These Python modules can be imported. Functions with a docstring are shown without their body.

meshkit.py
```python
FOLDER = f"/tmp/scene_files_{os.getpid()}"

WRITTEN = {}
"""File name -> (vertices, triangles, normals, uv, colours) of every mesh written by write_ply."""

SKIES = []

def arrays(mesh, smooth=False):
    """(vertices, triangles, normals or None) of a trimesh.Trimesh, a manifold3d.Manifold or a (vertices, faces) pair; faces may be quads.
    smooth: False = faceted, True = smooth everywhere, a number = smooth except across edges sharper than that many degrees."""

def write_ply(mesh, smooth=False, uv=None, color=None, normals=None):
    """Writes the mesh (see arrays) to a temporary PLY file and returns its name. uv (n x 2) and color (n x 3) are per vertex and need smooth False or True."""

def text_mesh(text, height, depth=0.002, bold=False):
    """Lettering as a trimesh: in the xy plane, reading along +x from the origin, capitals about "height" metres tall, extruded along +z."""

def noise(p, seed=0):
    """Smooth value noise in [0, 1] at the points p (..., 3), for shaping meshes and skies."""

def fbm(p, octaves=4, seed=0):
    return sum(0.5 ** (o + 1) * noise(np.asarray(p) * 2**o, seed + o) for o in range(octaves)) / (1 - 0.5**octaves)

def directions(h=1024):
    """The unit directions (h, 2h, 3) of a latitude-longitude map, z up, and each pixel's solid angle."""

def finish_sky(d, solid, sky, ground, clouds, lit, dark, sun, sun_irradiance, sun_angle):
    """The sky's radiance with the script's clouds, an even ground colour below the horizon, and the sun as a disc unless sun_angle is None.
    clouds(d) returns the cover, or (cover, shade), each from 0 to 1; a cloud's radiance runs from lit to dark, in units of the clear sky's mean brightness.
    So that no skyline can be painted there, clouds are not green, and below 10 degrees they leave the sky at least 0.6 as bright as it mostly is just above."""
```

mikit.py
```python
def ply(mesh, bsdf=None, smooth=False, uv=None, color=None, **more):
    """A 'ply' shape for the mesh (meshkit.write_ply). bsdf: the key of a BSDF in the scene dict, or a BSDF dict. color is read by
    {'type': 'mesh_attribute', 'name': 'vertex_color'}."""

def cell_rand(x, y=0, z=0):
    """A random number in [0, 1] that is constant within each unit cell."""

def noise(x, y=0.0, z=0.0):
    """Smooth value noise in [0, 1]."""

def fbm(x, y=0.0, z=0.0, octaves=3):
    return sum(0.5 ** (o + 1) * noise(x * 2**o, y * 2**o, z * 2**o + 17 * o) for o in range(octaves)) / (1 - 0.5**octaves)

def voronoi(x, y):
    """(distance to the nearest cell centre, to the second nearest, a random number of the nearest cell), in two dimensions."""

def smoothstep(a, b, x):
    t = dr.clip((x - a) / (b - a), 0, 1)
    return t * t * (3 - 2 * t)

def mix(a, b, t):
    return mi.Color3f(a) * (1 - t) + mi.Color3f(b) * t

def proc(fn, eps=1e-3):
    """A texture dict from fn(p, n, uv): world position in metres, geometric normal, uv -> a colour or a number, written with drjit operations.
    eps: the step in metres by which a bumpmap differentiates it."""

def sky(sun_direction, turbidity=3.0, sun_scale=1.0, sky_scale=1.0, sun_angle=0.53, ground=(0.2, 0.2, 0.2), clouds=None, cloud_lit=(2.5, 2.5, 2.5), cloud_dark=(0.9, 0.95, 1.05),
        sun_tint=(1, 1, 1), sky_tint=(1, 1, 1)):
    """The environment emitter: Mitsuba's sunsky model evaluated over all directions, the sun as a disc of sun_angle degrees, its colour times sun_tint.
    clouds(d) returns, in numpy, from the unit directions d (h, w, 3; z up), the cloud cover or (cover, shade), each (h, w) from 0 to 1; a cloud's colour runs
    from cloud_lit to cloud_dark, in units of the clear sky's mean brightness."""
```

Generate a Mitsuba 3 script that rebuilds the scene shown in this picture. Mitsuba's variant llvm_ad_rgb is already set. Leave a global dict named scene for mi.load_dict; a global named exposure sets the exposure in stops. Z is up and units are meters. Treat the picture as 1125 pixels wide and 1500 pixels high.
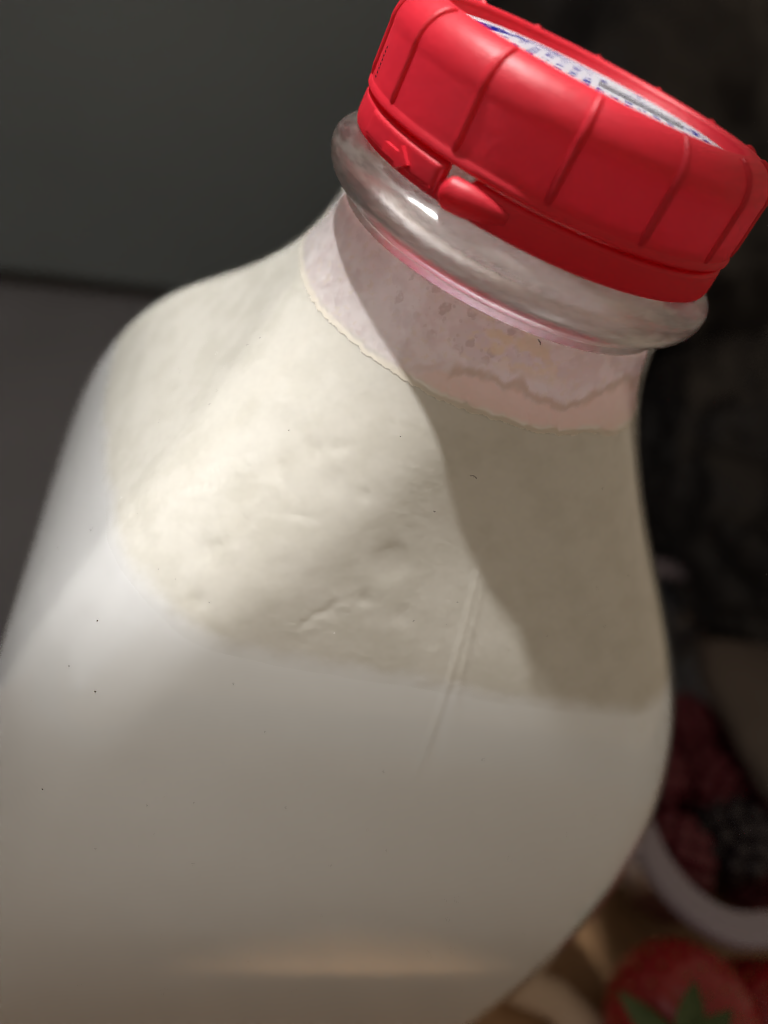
import math, random
import numpy as np, trimesh, mitsuba as mi, drjit as dr, mikit, meshkit
from mikit import proc, ply, noise, fbm, smoothstep, mix, cell_rand, voronoi
from scipy.interpolate import PchipInterpolator, CubicSpline
from scipy.ndimage import gaussian_filter1d

random.seed(3); rng = np.random.default_rng(3)
T = mi.ScalarTransform4f
BASE = 155.0                                  # mm from the table up to the middle of the bottle's glass ring
def W(p):                                     # bottle millimetres (z from the ring) -> metres (z from the table)
    return (np.asarray(p, float) + [0, 0, BASE]) / 1000.0

# ---------------------------------------------------------------- camera, light, exposure
exposure = 0.1
CAM = W([106.7536, 0, 25.7132])
LOOK = np.array([-0.80017909, 0.01322162, -0.59961539]); UP = np.array([-0.5376388, -0.45890747, 0.70735313])
SUN_AZ, SUN_EL = math.radians(-102.5), math.radians(66)
SUN = np.array([math.cos(SUN_EL) * math.cos(SUN_AZ), math.cos(SUN_EL) * math.sin(SUN_AZ), math.sin(SUN_EL)])
LAMP_AIM = W([1, -8, -62]); LAMP_DIST = 1.0
LAMP_RADIUS = 0.014; LAMP_RADIANCE = (9700, 9520, 9300)
FILL_RADIANCE = (0.42, 0.42, 0.42)
ROOM = (0.25, 0.197, 0.143)
scene, labels = {}, {}
scene['camera'] = dict(type='thinlens', fov=2 * math.degrees(math.atan(562.5 / 1113.47)), fov_axis='x', aperture_radius=0.0016, focus_distance=0.088,
                       near_clip=0.01, far_clip=20.0, to_world=T().look_at(origin=CAM.tolist(), target=(CAM + LOOK).tolist(), up=UP.tolist()))
scene['room_light'] = dict(type='constant', radiance=dict(type='rgb', value=ROOM))

# ---------------------------------------------------------------- helpers
def rgb(*c): return dict(type='rgb', value=list(c))
def add(key, mesh, bsdf, smooth=40, label=None, category=None, group=None, kind=None, **kw):
    scene[key] = ply(mesh, bsdf, smooth, **kw); tag(key, label, category, group, kind)
    return key
def tag(key, label=None, category=None, group=None, kind=None):
    d = {k: v for k, v in dict(label=label, category=category, group=group, kind=kind).items() if v}
    if d: labels[key] = {**labels.get(key, {}), **d}
def cat(ms): return trimesh.util.concatenate(ms)
def basis(z, ref=(0, 0, 1)):
    z = np.asarray(z, float); z = z / np.linalg.norm(z); x = np.cross(ref, z)
    if np.linalg.norm(x) < 1e-6: x = np.cross((0, 1, 0), z)
    x /= np.linalg.norm(x); return np.stack([x, np.cross(z, x), z], 1)
def grid_mesh(P, wrap=True, flip=False):      # P (rows, cols, 3); wrap joins the last column to the first
    n, m = P.shape[:2]; idx = np.arange(n * m).reshape(n, m)
    nx = np.roll(idx, -1, 1) if wrap else idx[:, 1:]; a = idx if wrap else idx[:, :-1]
    q = np.stack([a[:-1], nx[:-1], nx[1:], a[1:]], -1).reshape(-1, 4)
    f = np.vstack([q[:, [0, 1, 2]], q[:, [0, 2, 3]]])
    if flip: f = f[:, ::-1]
    return trimesh.Trimesh(P.reshape(-1, 3), f, process=False)
def lathe(profile, n=256, ph0=0.0, ph1=2 * np.pi, closed=False):   # profile (r, z) in bottle mm
    pr = np.asarray(profile, float)
    if closed: pr = np.vstack([pr, pr[:1]])
    full = abs(ph1 - ph0 - 2 * np.pi) < 1e-6
    ph = np.linspace(ph0, ph1, n, endpoint=not full)
    P = np.stack([pr[:, 0, None] * np.cos(ph), pr[:, 0, None] * np.sin(ph), np.repeat(pr[:, 1, None], len(ph), 1)], -1)
    m = grid_mesh(W(P), full)
    m.merge_vertices(); m.fix_normals()
    return m
def tube(pts, rad, n=10, caps=True):
    pts = np.asarray(pts, float); rad = np.broadcast_to(rad, len(pts)); d = np.gradient(pts, axis=0); d /= np.linalg.norm(d, axis=1)[:, None]
    ref = np.array([0.31, 0.17, 0.93]); rings = []
    for p, t, r in zip(pts, d, rad):
        B = basis(t, ref); a = np.linspace(0, 2 * np.pi, n, endpoint=False)
        rings.append(p + r * (np.cos(a)[:, None] * B[:, 0] + np.sin(a)[:, None] * B[:, 1]))
    m = grid_mesh(np.array(rings))
    if caps:
        v = list(m.vertices) + [pts[0], pts[-1]]; k = len(m.vertices); e = k - n
        f = list(m.faces) + [[k, (i + 1) % n, i] for i in range(n)] + [[k + 1, e + i, e + (i + 1) % n] for i in range(n)]
        m = trimesh.Trimesh(v, f, process=False)
    m.fix_normals(); return m
def vnoise(p, s, o=3, seed=0):
    return meshkit.fbm(np.asarray(p, float) / s + seed * 7.3, octaves=o) if 'octaves' in meshkit.fbm.__code__.co_varnames else meshkit.fbm(np.asarray(p, float) / s + seed * 7.3)

# ---------------------------------------------------------------- materials
M = scene
M['m_glass_sheet'] = dict(type='thindielectric', int_ior=1.5)
def smear(p, n, uv): return 0.012 + 0.05 * smoothstep(0.35, 0.7, fbm(p.x * 260, p.y * 260, p.z * 1100, 4))
M['m_glass'] = dict(type='blendbsdf', weight=proc(smear), a=dict(type='roughdielectric', distribution='ggx', alpha=0.045, int_ior=1.5), b=dict(type='twosided', b=dict(type='diffuse', reflectance=rgb(0.78, 0.74, 0.68))))
M['m_clear_plastic'] = dict(type='thindielectric', int_ior=1.9)

def cream_col(p, n, uv):
    a = fbm(p.x * 260, p.y * 260, p.z * 260, 4); b = fbm(p.x * 1400 + 9, p.y * 1400, p.z * 1400, 2)
    c = mix((0.70, 0.68, 0.615), (0.65, 0.63, 0.56), smoothstep(0.35, 0.7, a)) * (0.97 + 0.06 * b)
    return mix(c, mi.Color3f(0.74, 0.735, 0.71), smoothstep(2.5, 0.0, uv.y + 1.6 * (a - 0.5)) * 0.8)
def cream_edge_mix(p, n, uv): return 0.85 * smoothstep(2.4, -0.4, uv.y + 2.2 * (fbm(p.x * 300, p.y * 300, p.z * 300, 4) - 0.5))
M['m_cream'] = dict(type='blendbsdf', weight=proc(cream_edge_mix), a=dict(type='principledthin', base_color=proc(cream_col), roughness=0.55, diff_trans=0.4),
                    b=dict(type='principledthin', base_color=rgb(0.945, 0.955, 0.955), roughness=0.4, diff_trans=1.0))
M['m_milk'] = dict(type='principledthin', base_color=rgb(0.945, 0.955, 0.955), roughness=0.4, diff_trans=1.0)

def film_col(p, n, uv):                       # thin dried cream inside the neck, with red cap light painted in
    ang, z = uv.x, uv.y
    X = ang * 0.4
    a = fbm(X * 0.4 + 3, z * 0.45, 0.5, 4); b = fbm(X * 1.2 + 11, z * 1.4, 2.5, 3)
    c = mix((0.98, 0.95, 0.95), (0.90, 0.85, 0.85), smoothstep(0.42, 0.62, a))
    c = mix(c, mi.Color3f(0.92, 0.86, 0.76), smoothstep(0.55, 0.72, b) * 0.5)
    d, d2, r = voronoi(X * 0.62 + 5, z * 0.62); e, e2, q = voronoi(X * 1.3 + 2, z * 1.3)
    zone = smoothstep(-11.5, -9, z + 3 * (a - 0.5)) * smoothstep(12, 4, X) * smoothstep(-12, -8, X) * smoothstep(0.3, 0.55, b)
    blot = dr.maximum(smoothstep(0.18 + 0.3 * r, 0.1 + 0.2 * r, d) * smoothstep(0.5, 0.7, r), 0.7 * smoothstep(0.36, 0.16, e) * smoothstep(0.6, 0.7, q)) * zone
    c = mix(c, mi.Color3f(0.70, 0.62, 0.60), blot * 0.7)
    right = smoothstep(-5, 1, X)
    tide = mi.Float(-14.6)                    # old tide mark of cream that runs round the neck: height by angle
    for a0, z0, a1, z1 in ((-8, -14.2, 1.3, -13.0), (1.3, -13.0, 11.3, -11.8), (11.3, -11.8, 20.8, -12.0), (20.8, -12.0, 31.4, -12.5), (31.4, -12.5, 40.4, -13.0), (40.4, -13.0, 49.6, -11.4), (49.6, -11.4, 61, -9.4), (61, -9.4, 85, -11.5), (85, -11.5, 140, -13.0)):
        tide = dr.select((ang >= a0) & (ang < a1), z0 + (z1 - z0) * (ang - a0) / (a1 - a0), tide)
    tide += (noise(X * 0.5, 8.0) - 0.5) * 1.2 + (noise(X * 1.6, z * 0.8) - 0.5) * 0.5
    yel = smoothstep(0.45, 0.7, fbm(X * 0.55 + 31, z * 0.7, 6.0, 4)) * smoothstep(-3, 3, X) * smoothstep(16, 9, X) * smoothstep(-11.5, -8.5, z)
    c = mix(c, mi.Color3f(0.95, 0.86, 0.66), yel * 0.8)
    c = mix(c, mi.Color3f(0.97, 0.82, 0.74), smoothstep(0.2, -0.5, z - tide) * 0.85 * right)  # salmon tint paints in the red light the cap throws here
    wide = 0.45 + 0.9 * noise(X * 0.5, 20.0)
    line = smoothstep(wide * 1.25, wide * 0.1, dr.abs(z - tide - 0.3)) * right * smoothstep(0.15, 0.4, noise(X * 0.45, 11.0) + 0.1)
    c = mix(c, mi.Color3f(0.66, 0.53, 0.41), line * 0.7)
    return mix(c, mi.Color3f(0.95, 0.91, 0.84), smoothstep(-14.7, -15.6, z + 0.7 * (b - 0.5)))
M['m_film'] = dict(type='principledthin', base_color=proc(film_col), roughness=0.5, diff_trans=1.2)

def red_col(p, n, uv):
    b = fbm(p.x * 300, p.y * 300, p.z * 300, 3)
    return mi.Color3f(0.60, 0.017, 0.038) * (0.94 + 0.12 * b)
def red_bump(p, n, uv): return fbm(p.x * 900, p.y * 900, p.z * 900, 3) * 0.00006
M['m_red'] = dict(type='blendbsdf', weight=0.55,
                  a=dict(type='twosided', b=dict(type='bumpmap', t=proc(red_bump, 0.0002), scale=1.0, bsdf=dict(type='principled', base_color=proc(red_col), roughness=0.47, specular=0.7))),
                  b=dict(type='principledthin', base_color=rgb(0.86, 0.033, 0.06), roughness=0.5, diff_trans=1.5))

def label_col(p, n, uv):                      # printed disc: blue rim band, rows of tiny strokes, a black block
    x, y = uv.x, uv.y; r = dr.sqrt(x * x + y * y)
    blue = mi.Color3f(0.02, 0.025, 0.36); paper = mi.Color3f(0.80, 0.82, 0.90)
    row = dr.floor(y / 1.9); fy = y / 1.9 - row
    word = smoothstep(0.42, 0.5, noise(x * 0.9 + row * 13.7, row * 3.1))
    ink = dr.select((noise(x * 3.0 + row * 5.1, y * 2.6) > 0.45) & (fy > 0.25) & (fy < 0.8), 1.0, 0.0) * word * dr.select(r < 12.8, 1.0, 0.0)
    c = mix(paper, blue, ink)
    ring = dr.select((r > 14.0) & (r < 16.6) & (noise(dr.atan2(y, x) * 9, r * 1.4) > 0.42), 1.0, 0.0)
    c = mix(c, blue, ring * dr.select((dr.atan2(y, x) < -0.9) | (x > 9), 1.0, dr.select(noise(dr.atan2(y, x) * 5, 3.0) > 0.55, 1.0, 0.0)))
    u, v = x + 6.5, y - 6.5
    block = dr.select((dr.abs(u) < 3.2) & (dr.abs(v) < 6.0), 1.0, 0.0)
    bars = dr.select(noise(u * 3.3, 0.5) > 0.38, 1.0, 0.0)
    return mix(mix(c, paper, block), mi.Color3f(0.03, 0.03, 0.035), block * bars)
M['m_label'] = dict(type='principledthin', base_color=proc(label_col), roughness=0.5, diff_trans=1.3)
M['m_ink'] = dict(type='twosided', b=dict(type='diffuse', reflectance=rgb(0.05, 0.012, 0.015)))

def wood_col(p, n, uv):
    g = noise(p.x * 14 + 2.5 * fbm(p.x * 9, p.y * 5, 0.0, 2), p.y * 420 * 0.35, 1.0)
    h = fbm(p.x * 30, p.y * 600, 2.0, 3)
    return mix((0.33, 0.195, 0.10), (0.22, 0.125, 0.062), 0.6 * g + 0.4 * h)
M['m_wood'] = dict(type='twosided', b=dict(type='principled', base_color=proc(wood_col), roughness=0.45, specular=0.4))
def table_col(p, n, uv): return mix((0.27, 0.28, 0.33), (0.21, 0.22, 0.255), fbm(p.x * 15, p.y * 45, p.z * 15, 4))
def wall_col(p, n, uv): return mi.Color3f(0.205, 0.25, 0.28) * (0.92 + 0.16 * fbm(p.x * 20, p.y * 20, p.z * 20, 3))
M['m_table'] = dict(type='twosided', b=dict(type='principled', base_color=proc(table_col), roughness=0.4, specular=0.4))
M['m_wall'] = dict(type='twosided', b=dict(type='principled', base_color=proc(wall_col), roughness=0.5, specular=0.3))
M['m_gap'] = dict(type='twosided', b=dict(type='diffuse', reflectance=rgb(0.05, 0.045, 0.04)))
M['m_pale_wood'] = dict(type='twosided', b=dict(type='principled', base_color=rgb(0.48, 0.37, 0.28), roughness=0.6))
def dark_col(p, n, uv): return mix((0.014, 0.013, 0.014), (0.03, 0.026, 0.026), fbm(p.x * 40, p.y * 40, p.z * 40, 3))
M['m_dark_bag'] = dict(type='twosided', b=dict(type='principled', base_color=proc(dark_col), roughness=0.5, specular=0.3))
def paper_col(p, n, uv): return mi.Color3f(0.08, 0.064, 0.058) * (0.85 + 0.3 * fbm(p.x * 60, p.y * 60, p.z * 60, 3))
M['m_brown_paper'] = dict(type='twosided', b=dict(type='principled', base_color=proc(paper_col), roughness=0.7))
def straw_col(p, n, uv):
    return mix((0.24, 0.008, 0.011), (0.30, 0.018, 0.011), smoothstep(0.4, 0.7, fbm(p.x * 50, p.y * 50, p.z * 50, 2)))
M['m_strawberry'] = dict(type='twosided', b=dict(type='principled', base_color=proc(straw_col), roughness=0.28, specular=0.5))
M['m_seed'] = dict(type='twosided', b=dict(type='principled', base_color=rgb(0.30, 0.17, 0.05), roughness=0.5))
def leaf_col(p, n, uv): return mix((0.035, 0.065, 0.02), (0.075, 0.11, 0.04), fbm(p.x * 200, p.y * 200, p.z * 200, 2))
M['m_leaf'] = dict(type='twosided', b=dict(type='principled', base_color=proc(leaf_col), roughness=0.6))
M['m_raspberry'] = dict(type='twosided', b=dict(type='principled', base_color=rgb(0.085, 0.006, 0.016), roughness=0.4, specular=0.4))
M['m_blackberry'] = dict(type='twosided', b=dict(type='principled', base_color=rgb(0.012, 0.008, 0.014), roughness=0.3, specular=0.5))
M['m_rim'] = dict(type='twosided', b=dict(type='principled', base_color=rgb(0.24, 0.215, 0.27), roughness=0.25, specular=0.6))
M['m_black_metal'] = dict(type='twosided', b=dict(type='diffuse', reflectance=rgb(0.02, 0.02, 0.02)))
M['m_frame'] = dict(type='twosided', b=dict(type='diffuse', reflectance=rgb(0.6, 0.6, 0.58)))
M['m_dust'] = dict(type='twosided', b=dict(type='diffuse', reflectance=rgb(0.06, 0.045, 0.035)))
M['m_hair'] = dict(type='twosided', b=dict(type='diffuse', reflectance=rgb(0.05, 0.015, 0.01)))
M['m_lint'] = dict(type='twosided', b=dict(type='diffuse', reflectance=rgb(0.9, 0.88, 0.84)))

# ---------------------------------------------------------------- added light sources (both outside the picture)
def lamp():  # unseen stand-in for sunlight; its snoot is added to trim the beam
    c = LAMP_AIM + SUN * LAMP_DIST; B = basis(-SUN)
    t4 = np.eye(4); t4[:3, :3] = B; t4[:3, 3] = c
    disc = trimesh.creation.cylinder(LAMP_RADIUS, 0.002, sections=48); disc = disc.slice_plane([0, 0, 0], [0, 0, 1]); 
    a = np.linspace(0, 2 * np.pi, 64, endpoint=False)
    v = np.vstack([[0, 0, 0], np.c_[np.cos(a), np.sin(a), 0 * a] * LAMP_RADIUS])
    f = [[0, i + 1, (i + 1) % 64 + 1] for i in range(64)]
    d = trimesh.Trimesh(v, f, process=False); d.apply_transform(t4)
    scene['sun_stand_in__bulb'] = ply(d, 'm_black_metal', False, emitter=dict(type='area', radiance=dict(type='rgb', value=list(LAMP_RADIANCE))))
    prof = [(0.04, -0.03), (0.043, 0.65), (0.0375, 0.65), (0.033, 0.02), (0.036, 0.0), (0.036, -0.026), (0.0, -0.026), (0.0, -0.03)]
    s = trimesh.creation.revolve(np.array(prof + prof[:1]), sections=64); s.apply_transform(t4)
    add('sun_stand_in__snoot', s, 'm_black_metal', 30)
    tag('sun_stand_in', 'added black tubular lamp standing in for the sun, outside the picture to the left of the bottle', 'lamp')
lamp()
def window():  # glowing panel added out of view to soften the shading on the bottle
    c = np.array([0.52, -0.70, 0.42]); n = np.array([0, 0, 0.1]) - c; B = basis(n); t4 = np.eye(4); t4[:3, :3] = B; t4[:3, 3] = c
    w, h = 0.42, 0.36
    p = trimesh.Trimesh([[-w, -h, 0], [w, -h, 0], [w, h, 0], [-w, h, 0]], [[0, 1, 2], [0, 2, 3]], process=False); p.apply_transform(t4)
    scene['window__glow_sheet'] = ply(p, 'm_frame', False, emitter=dict(type='area', radiance=dict(type='rgb', value=list(FILL_RADIANCE))))
    fr = []
    for s in (-1, 1):
        for (sx, sy, x, y) in ((0.04, 2 * h + 0.08, s * (w + 0.02), 0), (2 * w, 0.04, 0, s * (h + 0.02))):
            b = trimesh.creation.box((sx, sy, 0.04)); b.apply_translation((x, y, 0)); b.apply_transform(t4); fr.append(b)
    for b in fr: add('window__frame' + ('' if 'window__frame' not in scene else '_%03d' % sum(k.startswith('window__frame') for k in scene)), b, 'm_frame', False)
    tag('window', 'pale framed glowing panel added outside the picture as soft fill light', 'window')
window()

# ---------------------------------------------------------------- setting
tb = trimesh.creation.box((2.4, 2.4, 0.03)); tb.apply_translation((-0.3, 0.2, -0.021))
add('table', tb, 'm_table', False, 'grey-brown table top under the board, the bottle and the berries', 'table', kind='structure')
import shapely.geometry as sg
bd = trimesh.creation.extrude_polygon(sg.Polygon([(-0.060, 0.02), (0.002, -0.054), (0.13, -0.30), (0.46, -0.30), (0.46, 0.12), (0.20, 0.42), (-0.09, 0.27)]).buffer(0.012), 0.0055); bd.apply_translation((0, 0, -0.006))
add('cutting_board', bd, 'm_wood', False, 'thin brown wooden board under the bottle and the berries', 'cutting board')
def wall():
    n = np.array([1, 1, 0]) / math.sqrt(2); c = -0.345 / math.sqrt(2) * n
    R = basis(n); t4 = np.eye(4); t4[:3, :3] = R; t4[:3, 3] = c
    def slab(z0, z1, back, thick):
        b = trimesh.creation.box((3.0, z1 - z0, thick)); b.apply_translation((0, (z0 + z1) / 2, -back - thick / 2)); b.apply_transform(t4); return b
    add('wall', slab(0.002, 0.27, 0, 0.012), 'm_wall', False, 'plain grey wall panel behind the bottle', 'wall', kind='structure')
    add('wall__shadow_gap', slab(-0.0055, 0.0015, 0.003, 0.006), 'm_gap', False)
wall()

# ---------------------------------------------------------------- bottle shape
zk = np.array([-3, -9, -16, -23, -30, -37, -44, -52, -62, -75, -90, -110, -150.])          # half width of the square section by height
rk = np.array([23.46, 24.56, 26.87, 30.1, 33.95, 38.5, 42.85, 46.75, 50.4, 53.6, 55.7, 57.4, 59.5])
kz = np.array([-150, -105, -80, -62, -48, -36, -24, -13.]); kk = np.array([0.315, 0.25, 0.26, 0.27, 0.31, 0.44, 0.72, 1.0])   # corner radius / half width
PHI0 = 0.4143
_z = np.linspace(-170, 10, 1801)
_r = gaussian_filter1d(CubicSpline(zk[::-1], rk[::-1])(np.clip(_z, -158, 1)), 15)
_k = gaussian_filter1d(PchipInterpolator(kz, kk)(np.clip(_z, -150, -13)), 48)
def radius(phi, z):
    a, k = np.interp(z, _z, _r), np.interp(z, _z, _k); a, k, phi = np.broadcast_arrays(a, k, phi)
    al = np.abs((phi - PHI0 + np.pi / 4) % (np.pi / 2) - np.pi / 4)
    c = a * k; h = a - c; q = h * (np.cos(al) + np.sin(al))
    return np.where(a * np.tan(al) <= h, a / np.cos(al), q + np.sqrt(np.maximum(q * q - 2 * h * h + c * c, 0)))
SEAM = math.radians(26.0)
def seam_bump(phi, z, amp=0.28, wid=0.55):
    o = 0
    for s in (SEAM, SEAM + np.pi):
        d = (phi - s + np.pi) % (2 * np.pi) - np.pi
        o = o + amp * np.exp(-(d * radius(phi, z) / wid) ** 2)
    return o * np.clip((z + 64) / 16, 0, 1) * (0.25 + 0.75 * np.clip((-27 - z) / 6, 0, 1))
def surface(phi, z, off=0.0, extra=0.0):
    rr = radius(phi, z) - off + extra
    heel = np.clip((-143 - z) / 12.0, 0, 1); rr = rr - 9 * (1 - np.sqrt(np.maximum(1 - heel ** 2, 0)))
    return np.stack([rr * np.cos(phi), rr * np.sin(phi), z + 0 * phi], -1)
NPH = 720
PH = np.linspace(-np.pi, np.pi, NPH, endpoint=False)

def build_bottle():
    zs = np.concatenate([np.linspace(-5.6, -66, 180), np.linspace(-66, -143, 60)[1:], -143 - 11.9 * np.sin(np.linspace(0, np.pi / 2, 12))[1:]])
    ph, z = np.meshgrid(PH, zs)
    P = surface(ph, z, 0, seam_bump(ph, z))
    base = P[-1].copy(); rows = [P]
    for s in (0.8, 0.4, 0.02): rows.append((base * [s, s, 1])[None])
    m = grid_mesh(W(np.vstack(rows)), flip=True)
    add('milk_bottle__glass_body', m, 'm_glass_sheet', True)
    # the finish: glass ring and the neck inside the cap, solid glass
    a = np.linspace(-math.pi / 2, math.pi / 2, 40); RB, mb = 22.86, 4.14
    outer = [(23.35, -5.5), (23.3, -4.6)] + [(RB + mb * math.cos(t), (mb if t < 0 else 2.7) * math.sin(t)) for t in a if mb * math.sin(t) > -4.0] + [(22.0, 4.0), (22.0, 15.2), (21.4, 15.9)]
    inner = [(20.2, 16.0), (19.6, 15.2), (19.6, 0), (20.2, -5.5)]
    m = lathe(outer + inner, 512, closed=True)
    v = m.vertices * 1000 - [0, 0, BASE]
    rr = np.hypot(v[:, 0], v[:, 1]); w = np.clip((rr - 23.6) / 1.5, 0, 1)
    d = 0.10 * (meshkit.fbm(v / [1.0, 1.0, 0.7]) - 0.5) + 0.14 * (meshkit.fbm(v / 9.0 + 4) - 0.5)
    v[:, :2] *= (1 + d * w / rr)[:, None]; m.vertices = W(v)
    add('milk_bottle__neck_ring', m, 'm_glass', 40, 'thick glass ring round the neck just under the red cap')
    tag('milk_bottle', 'clear square-shouldered glass bottle full of milk standing on the wooden table', 'bottle')
build_bottle()

# ---------------------------------------------------------------- the milk
ca = np.radians([-104, -98, -86, -70, -50.5, -34, -25.3, -20.8, -17.6, -14.2, -11.3, -7.1, -2.7, 7.4, 19.3, 32.6, 42, 52, 57, 63, 90, 150, 200, 238])
cz = np.array([-57.9, -58.7, -57.8, -54.2, -49.5, -44.9, -43.2, -43.5, -44.0, -44.6, -45.2, -45.9, -46.2, -46.3, -46.4, -46.8, -46.9, -46.7, -46.3, -45.8, -47, -50, -53, -57.])
def cream_edge(phi):
    p = np.concatenate([ca - 2 * np.pi, ca, ca + 2 * np.pi]); q = np.tile(cz, 3); g = np.linspace(-7, 9, 4000)
    s = gaussian_filter1d(np.interp(g, p, q), 22)
    return np.interp(phi, g, s) + 0.10 * np.sin(phi * 23) * np.sin(phi * 7.1) + 0.03 * np.sin(phi * 61 + 1)
PITS = [(7.4, -33.3, 2.4, -0.55, 0), (7.4, -33.3, 3.8, 0.16, 0), (-3.0, -27.4, 0.9, -0.2, 0), (-15.8, -25.8, 1.3, -0.3, 0), (-18.5, -37.5, 1.5, -0.45, 0), (-15.1, -41.4, 1.0, -0.3, 0),
        (5.3, -37.7, 1.0, -0.25, 0), (-12, -24.5, 1.0, -0.25, 0), (-19, -28.6, 0.9, -0.25, 0), (1.5, -39.5, 1.0, -0.2, 0), (-8, -36.5, 2.2, -0.25, 0), (-9.0, -27.5, 1.6, -0.2, 0), (13, -38.5, 1.1, -0.18, 0), (-27, -24, 2.2, 0.3, 0)]
PITS = [(a_, z_, s_, d_ * 0.75, o_) for a_, z_, s_, d_, o_ in PITS]
CREASES = [[(-31.9, -42.2), (-29.9, -38.0), (-27.5, -35.0), (-24, -32.3), (-20.5, -30.8)], [(-29.4, -33.7), (-26.5, -31.0), (-24.5, -28.3)], [(-17.1, -36.7), (-16.9, -34.4), (-16.5, -31.2)],
           [(-23.5, -30.6), (-20.0, -29.8), (-17.0, -29.6), (-13.5, -30.4)], [(-16.0, -32.5), (-12.0, -31.5), (-9, -31.2)], [(-2, -41.5), (1.5, -38.5)]]
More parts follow.
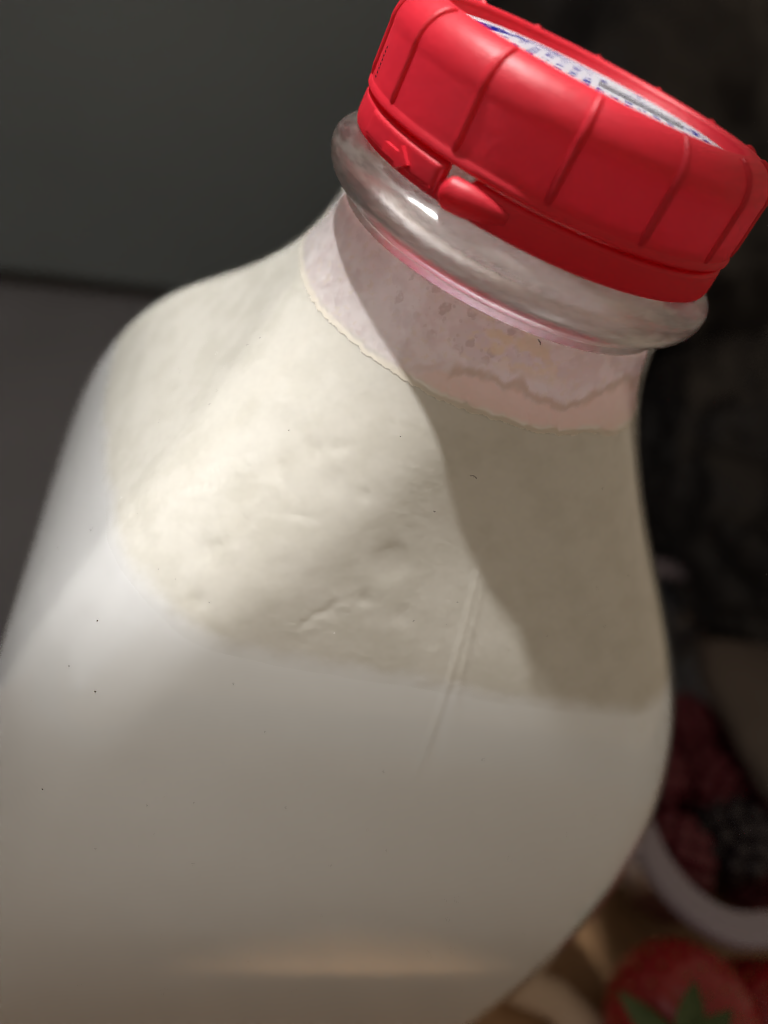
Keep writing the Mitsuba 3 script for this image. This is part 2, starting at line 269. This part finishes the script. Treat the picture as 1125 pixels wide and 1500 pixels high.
def cream_disp(phi, z):
    P = surface(phi, z); deg = np.degrees(phi)
    d = 0.10 * (meshkit.fbm(P / 7.0) - 0.5) + 0.07 * (meshkit.fbm(P / 2.4 + 5) - 0.5) + 0.04 * (meshkit.fbm(P / 0.8 + 9) - 0.5) + 0.02 * (meshkit.noise(P / 0.33 + 2) - 0.5)
    for a, zz, s, amp, _ in PITS:
        q = surface(np.array(math.radians(a)), np.array(zz)); D = np.linalg.norm(P - q, axis=-1)
        d = d + amp * np.exp(-(D / s) ** 3) if s > 1.9 and amp < 0 else d + amp * np.exp(-(D / s) ** 2)
    for line in CREASES:
        L = np.array(line); t = np.linspace(0, len(L) - 1, 24); la = np.interp(t, range(len(L)), L[:, 0]); lz = np.interp(t, range(len(L)), L[:, 1])
        Q = surface(np.radians(la), lz); Q = Q + 1.3 * (np.stack([meshkit.noise(Q / 1.5 + k) for k in (1, 20, 40)], -1) - 0.5)
        near = np.abs(deg - la.mean()) < 25; Pn = P[near]
        D = np.linalg.norm(Pn[:, None] - Q, axis=-1); i = D.argmin(1); up = (Pn[:, 2] - Q[i, 2]); D = D.min(1)
        k = 0.35 + 0.9 * meshkit.noise(Pn / 1.3 + 3); d[near] += -0.085 * k * np.exp(-(D / 0.5) ** 2) + 0.05 * k * np.exp(-((D - 0.95) / 0.6) ** 2) * (up < 0)
    fade = np.clip((z - cream_edge(phi)) / 1.2, 0, 1) * np.clip((-15.2 - z) / 1.5, 0, 1)
    return d * fade
def build_milk():
    front = np.concatenate([np.linspace(-2.15, 1.5, 900), np.linspace(1.5, 2 * np.pi - 2.15, 200)[1:-1]])
    edge = cream_edge(front); lev = -15.0 + 0.5 * (meshkit.fbm(np.c_[front * 6, 0 * front, 0 * front]) - 0.5) + 0.5 * (meshkit.fbm(np.c_[front * 40, 0 * front, 3 + 0 * front]) - 0.5) + 0.7 * np.exp(-((front - 0.83) / 0.12) ** 2)
    t = np.linspace(0, 1, 320)[:, None]
    z = lev * (1 - t) + edge * t; ph = np.broadcast_to(front, z.shape)
    off = 0.9 + 0.15 * t ** 2
    P = surface(ph, z, off, cream_disp(ph, z) + 0.6 * seam_bump(ph, z))
    top = [(P[0] * [s, s, 1] + [0, 0, dz])[None] for s, dz in ((0.02, -0.2), (0.7, -0.2), (0.95, -0.15), (0.985, -0.05))]
    add('milk__cream_layer', grid_mesh(W(np.vstack(top + [P])), flip=True), 'm_cream', True, 'ivory layer of cream risen to the top of the milk', uv=np.vstack([np.full((4 * len(front), 2), 9.0), np.stack([ph, z - edge], -1).reshape(-1, 2)]))
    t = np.linspace(0, 1, 160)[:, None] ** 1.25
    z = edge * (1 - t) + -143 * t; ph = np.broadcast_to(front, z.shape)
    P = surface(ph, z, 1.05 + 0 * z, 0.6 * seam_bump(ph, z))
    rows = [P] + [surface(front, np.full_like(front, -143 - 8 * math.sin(a)), 1.05)[None] for a in (0.3, 0.6, 0.9, 1.2, 1.5)]
    rows += [(rows[-1] * [s, s, 1]) for s in (0.6, 0.02)]
    shellm = grid_mesh(W(np.vstack(rows)), flip=True); baffles = []      # unseen sheets added inside the milk to dim its glow lower down
    for zz in (-92, -112):
        ring = surface(front, np.full_like(front, float(zz)), 1.6) * [0.85, 0.85, 1]; baffles.append(grid_mesh(W(np.stack([ring, ring * [0.5, 0.5, 1], ring * [0.01, 0.01, 1]]))))
    add('milk__milk_layer', cat([shellm] + baffles), 'm_milk', 60, 'whiter milk below the cream line')
    # dried film on the inside of the neck
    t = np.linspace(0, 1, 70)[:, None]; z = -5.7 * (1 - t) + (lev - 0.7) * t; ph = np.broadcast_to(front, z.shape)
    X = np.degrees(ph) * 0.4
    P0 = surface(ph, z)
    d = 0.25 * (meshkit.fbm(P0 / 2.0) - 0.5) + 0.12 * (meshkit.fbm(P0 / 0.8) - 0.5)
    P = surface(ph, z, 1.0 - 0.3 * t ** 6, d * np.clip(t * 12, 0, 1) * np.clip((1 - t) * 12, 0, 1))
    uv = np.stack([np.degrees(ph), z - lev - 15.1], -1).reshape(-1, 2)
    add('milk__neck_film', grid_mesh(W(P), flip=True), 'm_film', True, 'film of dried cream inside the neck above the milk, with pink cap light painted in', uv=uv)
    tag('milk', 'creamy milk filling the glass bottle up to its neck', 'milk')
build_milk()

# ---------------------------------------------------------------- the red cap
def cap_r(z): return np.interp(z, CAPZ, CAPR)
def arc(cx, cz_, r, a0, a1, n): return [(cx + r * math.cos(t), cz_ + r * math.sin(t)) for t in np.linspace(math.radians(a0), math.radians(a1), n)]
side = [(24.2, 6.75), (24.75, 6.8), (25.1, 7.1), (25.1, 7.5), (24.9, 7.8), (24.82, 8.05)]
crest = [(24.76, 9.5), (24.68, 11.5), (24.6, 13.2)] + arc(20.45, 14.05, 4.15, -6, 88, 20)
outer = side + crest + arc(20.3, 17.3, 0.9, 92, 175, 8)
CAPZ = np.array([p[1] for p in side[3:] + crest]); CAPR = np.array([p[0] for p in side[3:] + crest])
shell = [(23.4, 9.5), (23.4, 6.75)] + outer + [(18.9, 16.6), (18.3, 16.55)]
add('bottle_cap__shell', lathe(shell, 384), 'm_red', 35)
RIBS = [math.radians(3.0 + 360 / 14 * i) for i in range(14)]
def rib(phi):
    n = 26; k = len(side) - 4
    path = np.array([(cap_r(z), z) for z in np.linspace(7.9, 12.8, 10)] + crest[2:-2])
    rr = 0.54 * np.ones(len(path)); rr[-3:] *= (0.95, 0.85, 0.45); rr[:2] *= (0.6, 0.85)
    nrm = np.gradient(path, axis=0); nrm = np.c_[nrm[:, 1], -nrm[:, 0]]; nrm /= np.linalg.norm(nrm, axis=1)[:, None]
    c = path - nrm * 0.10
    return tube(W(np.c_[c[:, 0] * math.cos(phi), c[:, 0] * math.sin(phi), c[:, 1]]), rr / 1000, 12)
for i, p in enumerate(RIBS): add('bottle_cap__rib' + ('_%03d' % i if i else ''), rib(p), 'm_red', 50)
# tamper band: a ring with an opening at its tear tab
def band(ph0, ph1, prof, n):
    pr = np.asarray(prof, float); ph = np.linspace(ph0, ph1, n)
    P = np.stack([pr[:, 0, None] * np.cos(ph), pr[:, 0, None] * np.sin(ph), np.repeat(pr[:, 1, None], n, 1)], -1)
    m = grid_mesh(W(np.concatenate([P, P[:1]])), False); v = list(m.vertices); f = list(m.faces); k = len(pr)
    for j in (0, n - 1):
        c = len(v); v.append(W(P[:, j].mean(0))); f += [[c, i * n + j, ((i + 1) % k) * n + j] for i in range(k)]
    m = trimesh.Trimesh(v, f, process=False); m.merge_vertices(); m.fix_normals(); return m
bandp = [(23.6, 6.5), (24.4, 6.5), (24.75, 6.3), (24.9, 5.9), (25.0, 4.6), (25.05, 3.5), (24.95, 2.95), (24.7, 2.8), (23.6, 2.8)]
add('bottle_cap__tamper_band', band(math.radians(-15.0), math.radians(337.0), bandp, 420), 'm_red', 40)
add('bottle_cap__bridge', band(math.radians(-24), math.radians(-14), [(23.4, 4.9), (24.6, 4.9), (24.85, 4.7), (24.85, 2.85), (23.4, 2.85)], 20), 'm_red', 40)
def pad(ph0, ph1, z0, z1, r, h):              # a raised rounded panel on the band
    u = np.linspace(0, 1, 40); v = np.linspace(0, 1, 14); U, V = np.meshgrid(u, v)
    e = np.minimum.reduce([U / 0.06, (1 - U) / 0.06, V / 0.18, (1 - V) / 0.18]); e = np.clip(e, 0, 1); e = np.sqrt(1 - (1 - e) ** 2)
    ph = np.radians(ph0 + (ph1 - ph0) * U); z = z0 + (z1 - z0) * V; rr = r(z) + h * e
    P = np.stack([rr * np.cos(ph), rr * np.sin(ph), z], -1)
    return grid_mesh(W(P), False)
band_r = lambda z: np.interp(z, [2.8, 2.95, 3.5, 4.6, 5.9, 6.3], [24.7, 24.95, 25.05, 25.0, 24.9, 24.75]) - 0.05
add('bottle_cap__raised_panel', pad(-56, -23.4, 3.4, 6.3, band_r, 0.3), 'm_red', 50)
def pull_tab():                               # rounded bulge that grows out of the band
    u = np.linspace(0, 1, 48); a = np.linspace(0, 2 * np.pi, 28, endpoint=False); rows = []
    for t in u:
        ph = math.radians(-21.3 + 18 * t); s = math.sqrt(max(1 - (1 - min(t / 0.17, 1)) ** 2, 0.0)); tail = 1 - max(0, (t - 0.35) / 0.65) ** 1.4
        hz, hr = 1.75 * s * (0.35 + 0.65 * tail), (0.25 + 1.35 * tail) * s
        zc, rc = 4.3 + 0.5 * t, 24.8 + 0.3 * (1 - t)
        r = rc + hr * np.cos(a); z = zc + hz * np.sin(a)
        rows.append(np.stack([r * math.cos(ph), r * math.sin(ph), z], -1))
    m = grid_mesh(W(np.array(rows))); m.fix_normals(); return m
add('bottle_cap__pull_tab', pull_tab(), 'm_red', 60, 'rounded tear tab bulging from the band')
def arrow():
    import shapely.geometry as sg
    poly = np.array([(0, 0.5), (2.6, 0.5), (2.6, 1.25), (4.4, 0), (2.6, -1.25), (2.6, -0.5), (0, -0.5)])
    m = trimesh.creation.extrude_polygon(sg.Polygon(poly), 0.75); m = m.subdivide_to_size(0.5)
    x, y, z = m.vertices.T; ph = math.radians(-42.0) + x / 25.0; zz = 4.35 + y * 1.0; r = band_r(zz) + 0.16 + z
    m.vertices = W(np.c_[r * np.cos(ph), r * np.sin(ph), zz]); m.fix_normals(); return m
add('bottle_cap__arrow', arrow(), 'm_red', False, 'raised arrow on the band pointing to the tear tab')
def disc():
    r = np.linspace(0.001, 18.7, 30); ph = np.linspace(0, 2 * np.pi, 160, endpoint=False); R, Q = np.meshgrid(r, ph, indexing='ij')
    P = np.stack([R * np.cos(Q), R * np.sin(Q), np.full_like(R, 16.66)], -1); return grid_mesh(W(P)), P[..., :2].reshape(-1, 2)
lm, luv = disc()
add('bottle_cap__label', lm, 'm_label', True, 'white and blue printed label on top of the cap', uv=luv)
dd = []
for i in range(8):                            # row of small dark dashes printed on the side
    ph = math.radians(-66); z = 8.4 + 0.45 * i; r = cap_r(z) + 0.02
    b = trimesh.creation.box((0.03, 0.55, 0.22)); b.apply_transform(trimesh.transformations.rotation_matrix(ph, (0, 0, 1))); b.apply_translation((r * math.cos(ph), r * math.sin(ph), z)); dd.append(b)
m = cat(dd); m.vertices = W(m.vertices); add('bottle_cap__date_print', m, 'm_ink', False)
tag('bottle_cap', 'ribbed red plastic cap with a printed label screwed on the glass bottle', 'bottle cap')

# ---------------------------------------------------------------- dust on the glass
def on_glass(deg, z, lift=0.05):
    p = surface(np.array(math.radians(deg)), np.array(float(z)), -lift); a = surface(np.array(math.radians(deg) + 1e-3), np.array(float(z))); b = surface(np.array(math.radians(deg)), np.array(z - 0.05))
    n = np.cross(b - surface(np.array(math.radians(deg)), np.array(float(z))), a - surface(np.array(math.radians(deg)), np.array(float(z)))); return p, n / np.linalg.norm(n)
def flecks(n, size, seed):
    r = np.random.default_rng(seed); out = []
    for _ in range(n):
        p, nn = on_glass(r.uniform(-75, 62), r.uniform(-122, -20)); B = basis(nn)
        s = size * r.uniform(0.5, 1.5); k = r.uniform(0.35, 1.0)
        b = trimesh.creation.icosphere(0); b.vertices = (b.vertices * [s, s * k, 0.02]) @ trimesh.transformations.rotation_matrix(r.uniform(0, 6), (0, 0, 1))[:3, :3].T @ B.T + p
        out.append(b)
    m = cat(out); m.vertices = W(m.vertices); return m
add('dust', flecks(90, 0.10, 5), 'm_dust', False, 'tiny dark dust flecks clinging to the glass bottle', 'dust', kind='stuff')
add('lint', flecks(34, 0.11, 9), 'm_lint', False, 'tiny white lint specks clinging to the glass bottle', 'lint', kind='stuff')

p, nn = on_glass(19.8, -5.7, 0.0)
add('milk_bottle__nick', tube(W([p + [0.12, -0.4, 0.1], p + [0.1, 0, -0.1], p + [0.1, 0.12, -0.35]]), 0.00006, 6), 'm_dust', 40, 'tiny dark nick in the glass where the seam meets the parting line')
def fibre(deg, z, ddeg, dz, rad, bend=0.0):
    pts = []
    for t in np.linspace(0, 1, 9):
        p, nn = on_glass(deg + ddeg * t, z + dz * t + bend * math.sin(math.pi * t), 0.06); pts.append(p)
    return tube(W(pts), rad / 1000, 6)
add('hair', fibre(16.2, -22.0, 1.9, -0.1, 0.045, 0.1), 'm_hair', 40, 'short dark reddish hair stuck on the glass in the shade below the neck', 'hair')
# ---------------------------------------------------------------- berries and clutter at the right
def strawberry(key, c, axis, L, R, seed, label, leaves=True):
    r = np.random.default_rng(seed); B = basis(axis)
    t = np.linspace(0, np.pi, 50); ph = np.linspace(0, 2 * np.pi, 72, endpoint=False)
    s = (1 - np.cos(t)) / 2                   # 0 at the leafy top, 1 at the tip
    prof = R * np.sin(t) ** 0.85 * (1.12 - 0.5 * s)
    Q = np.stack([prof[:, None] * np.cos(ph), prof[:, None] * np.sin(ph), np.repeat((L * (0.5 - s))[:, None], 72, 1)], -1)
    Q *= (1 + 0.07 * (meshkit.fbm(Q / 16 + seed) - 0.5))[..., None]
    seeds = []
    for i in range(150):
        si = 0.06 + 0.9 * (i + 0.5) / 150; a = i * 2.39996; ti = math.acos(1 - 2 * si); pr = R * math.sin(ti) ** 0.85 * (1.12 - 0.5 * si)
        seeds.append([pr * math.cos(a), pr * math.sin(a), L * (0.5 - si)])
    S = np.array(seeds); 
    flat = Q.reshape(-1, 3); D = np.linalg.norm(flat[:, None] - S, axis=-1).min(1); flat = flat * (1 - 0.05 * np.exp(-(D / 1.0) ** 2))[:, None]
    m = grid_mesh((flat.reshape(Q.shape) @ B.T + c) / 1000 + [0, 0, BASE / 1000]); m.fix_normals()
    add(key + '__flesh', m, 'm_strawberry', True)
    sd = []
    for p in S:
        b = trimesh.creation.icosphere(1); nn = p / np.linalg.norm(p); b.vertices = (b.vertices * [0.45, 0.35, 0.7]) @ basis(nn, (0, 0.3, 1)).T + p * 0.975; sd.append(b)
    m = cat(sd); m.vertices = W(m.vertices @ B.T + c); add(key + '__seeds', m, 'm_seed', True, kind='stuff')
    if leaves:
        k = 8
        for i in range(k):
            a = 2 * np.pi * i / k + r.uniform(-.2, .2); Lf = r.uniform(13, 19); u = np.linspace(0, 1, 12); w = np.linspace(-1, 1, 7); U, Wd = np.meshgrid(u, w, indexing='ij')
            half = 3.4 * np.sin(np.pi * np.clip(U * 0.92 + 0.08, 0, 1)) ** 0.8 * (1 - 0.3 * U)
            lift = r.uniform(0.1, 0.6)
            rad = 1.0 + Lf * U; up = L * 0.5 + 0.6 + Lf * lift * U ** 1.5 - 4.2 * (U * Lf / R) ** 2 * (1 - lift) + 0.7 * Wd ** 2
            x = rad * math.cos(a) - half * Wd * math.sin(a); y = rad * math.sin(a) + half * Wd * math.cos(a)
            m = grid_mesh(W(np.stack([x, y, up], -1) @ B.T + c), False)
            add(key + '__leaf' + ('_%03d' % i if i else ''), m, 'm_leaf', True)
        add(key + '__stalk', tube(W(np.array([(0, 0, L * .45), (0.5, 0, L * .5 + 5), (2, 0.5, L * .5 + 9)]) @ B.T + c), 0.0011, 8), 'm_leaf', 50)
    tag(key, label, 'strawberry', 'strawberries beside the bottle')
strawberry('strawberry', np.array([9, 117, -137.5]), (0.77, -0.31, 0.52), 38, 18.5, 1, 'red strawberry with its green leaves up, nearest the bottle')
strawberry('strawberry_001', np.array([4, 143, -136.0]), (0.2, 0.9, 0.25), 40, 20, 2, 'orange-red strawberry at the right edge of the picture, leaves turned away', False)

def rounded_rect(hx, hy, r, n=14):
    out = []
    for sx, sy, a0 in ((1, 1, 0), (-1, 1, 90), (-1, -1, 180), (1, -1, 270)):
        a = np.radians(np.linspace(a0, a0 + 90, n)); out.append(np.c_[sx * (hx - r) + r * np.cos(a), sy * (hy - r) + r * np.sin(a)])
    return np.vstack(out)
def punnet():
    u = np.array([-0.90, -0.44]); v = np.array([-0.44, 0.90]); hx, hy = 62, 48
    c = np.array([-6, 110]) + u * (hx - 4) + v * (hy - 4)
    def ring(d, z, r): p = rounded_rect(hx + d, hy + d, r); q = c + p[:, :1] * u + p[:, 1:] * v; return np.c_[q, np.full(len(q), z)]
    wallm = grid_mesh(W(np.array([ring(-10, -154, 12), ring(-9, -152, 14), ring(-4, -126, 18), ring(-3.6, -122, 18)])))
    add('punnet__tub', wallm, 'm_clear_plastic', 40)
    rim = grid_mesh(W(np.array([ring(-3.4, -122, 18), ring(-2.6, -120.6, 18), ring(2.5, -120.2, 22), ring(4.6, -121.2, 24), ring(4.8, -123.4, 24), ring(4.2, -123.4, 24), ring(2.2, -121.4, 22), ring(-2.6, -121.6, 18), ring(-3.4, -122, 18)]))); rim.fix_normals()
    add('punnet__rim', rim, 'm_rim', 40)
    tag('punnet', 'clear plastic punnet with a pale rim holding dark berries', 'punnet')
    return u, v, c, hx, hy
u, v, pc, hx, hy = punnet()
def berry(key, c, R, mat, seed, label, catname, group):
    r = np.random.default_rng(seed); ms = []
    q = r.normal(size=3); q /= np.linalg.norm(q); B = basis(q)
    for i in range(46):
        z = 1 - 2 * (i + .5) / 46; a = i * 2.39996; p = np.array([math.sqrt(1 - z * z) * math.cos(a), math.sqrt(1 - z * z) * math.sin(a), 1.15 * z]) * R * 0.78
        b = trimesh.creation.icosphere(2, R * 0.27 * r.uniform(.88, 1.1)); b.apply_translation(p); ms.append(b)
    core = trimesh.creation.icosphere(2, R * 0.8); ms.append(core)
    m = cat(ms); m.vertices = W(m.vertices @ B.T + c); add(key, m, mat, True, label, catname, group)
r = np.random.default_rng(21); k = 0; spots = []
for layer, zc in enumerate((-143, -130)):
    for i in range(6):
        for j in range(4):
            x = (i - 2.5) * 18 + r.uniform(-3, 3) + layer * 6; y = (j - 1.5) * 19 + r.uniform(-3, 3) - layer * 4
            if abs(x) > hx - 15 or abs(y) > hy - 14: continue
            p = pc + x * u + y * v; spots.append((p[0], p[1], zc + r.uniform(-2, 2)))
nr = nb = 0
for i, p in enumerate(spots):
    if i not in (0, 1, 3, 4, 5, 8, 9, 23, 24, 25, 27, 28, 29, 31, 32, 33): continue   # the others lie wholly behind the bottle and the packet
    if p[2] > -135 and np.hypot(p[0] + 43, p[1] - 128) < 9:
        berry('blackberry' + ('_%03d' % nb if nb else ''), np.array(p), 11.5, 'm_blackberry', 40 + i, 'single blackberry among the dark red raspberries in the punnet', 'blackberry', None); nb += 1
    else:
        berry('raspberry' + ('_%03d' % nr if nr else ''), np.array(p), 10.5, 'm_raspberry', 40 + i, 'dark red raspberry in the clear plastic punnet', 'raspberry', 'raspberries in the punnet'); nr += 1

# pale strip of wood by the bottle's foot
add('wooden_strip', tube(W([(14, 80, -150.5), (13, 92, -150.5), (17, 104, -150.5), (26, 116, -150.5), (40, 128, -150.5)]), [0.0045] * 5, 14), 'm_pale_wood', 50,
    'pale beige wooden strip lying on the table beside the bottle foot', 'strip')
# brown paper packet and a dark crumpled bag farther back
def lump(c, s, rot, seed, amp, sub=5, scale=30):
    b = trimesh.creation.icosphere(sub); p = b.vertices.copy(); p = np.sign(p) * np.abs(p) ** 0.75
    p = p * s; d = np.abs(meshkit.fbm(p / scale + seed) - 0.5) * 2 * amp; p = p - b.vertices * d[:, None]
    R = trimesh.transformations.rotation_matrix(math.radians(rot), (0, 0, 1))[:3, :3]
    p = p @ R.T + c; p[:, 2] = np.maximum(p[:, 2], -154.6); b.vertices = W(p); return b
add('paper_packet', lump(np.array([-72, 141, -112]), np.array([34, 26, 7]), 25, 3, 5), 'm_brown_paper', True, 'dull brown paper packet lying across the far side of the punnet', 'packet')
add('dark_bag_001', lump(np.array([-345, 60, -60]), np.array([85, 150, 125]), 45, 12, 30, 6, 70), 'm_dark_bag', True, 'tall dark lump added to darken the wall behind the red cap', 'bag')  # invented dark shape that covers and dims the wall at the right
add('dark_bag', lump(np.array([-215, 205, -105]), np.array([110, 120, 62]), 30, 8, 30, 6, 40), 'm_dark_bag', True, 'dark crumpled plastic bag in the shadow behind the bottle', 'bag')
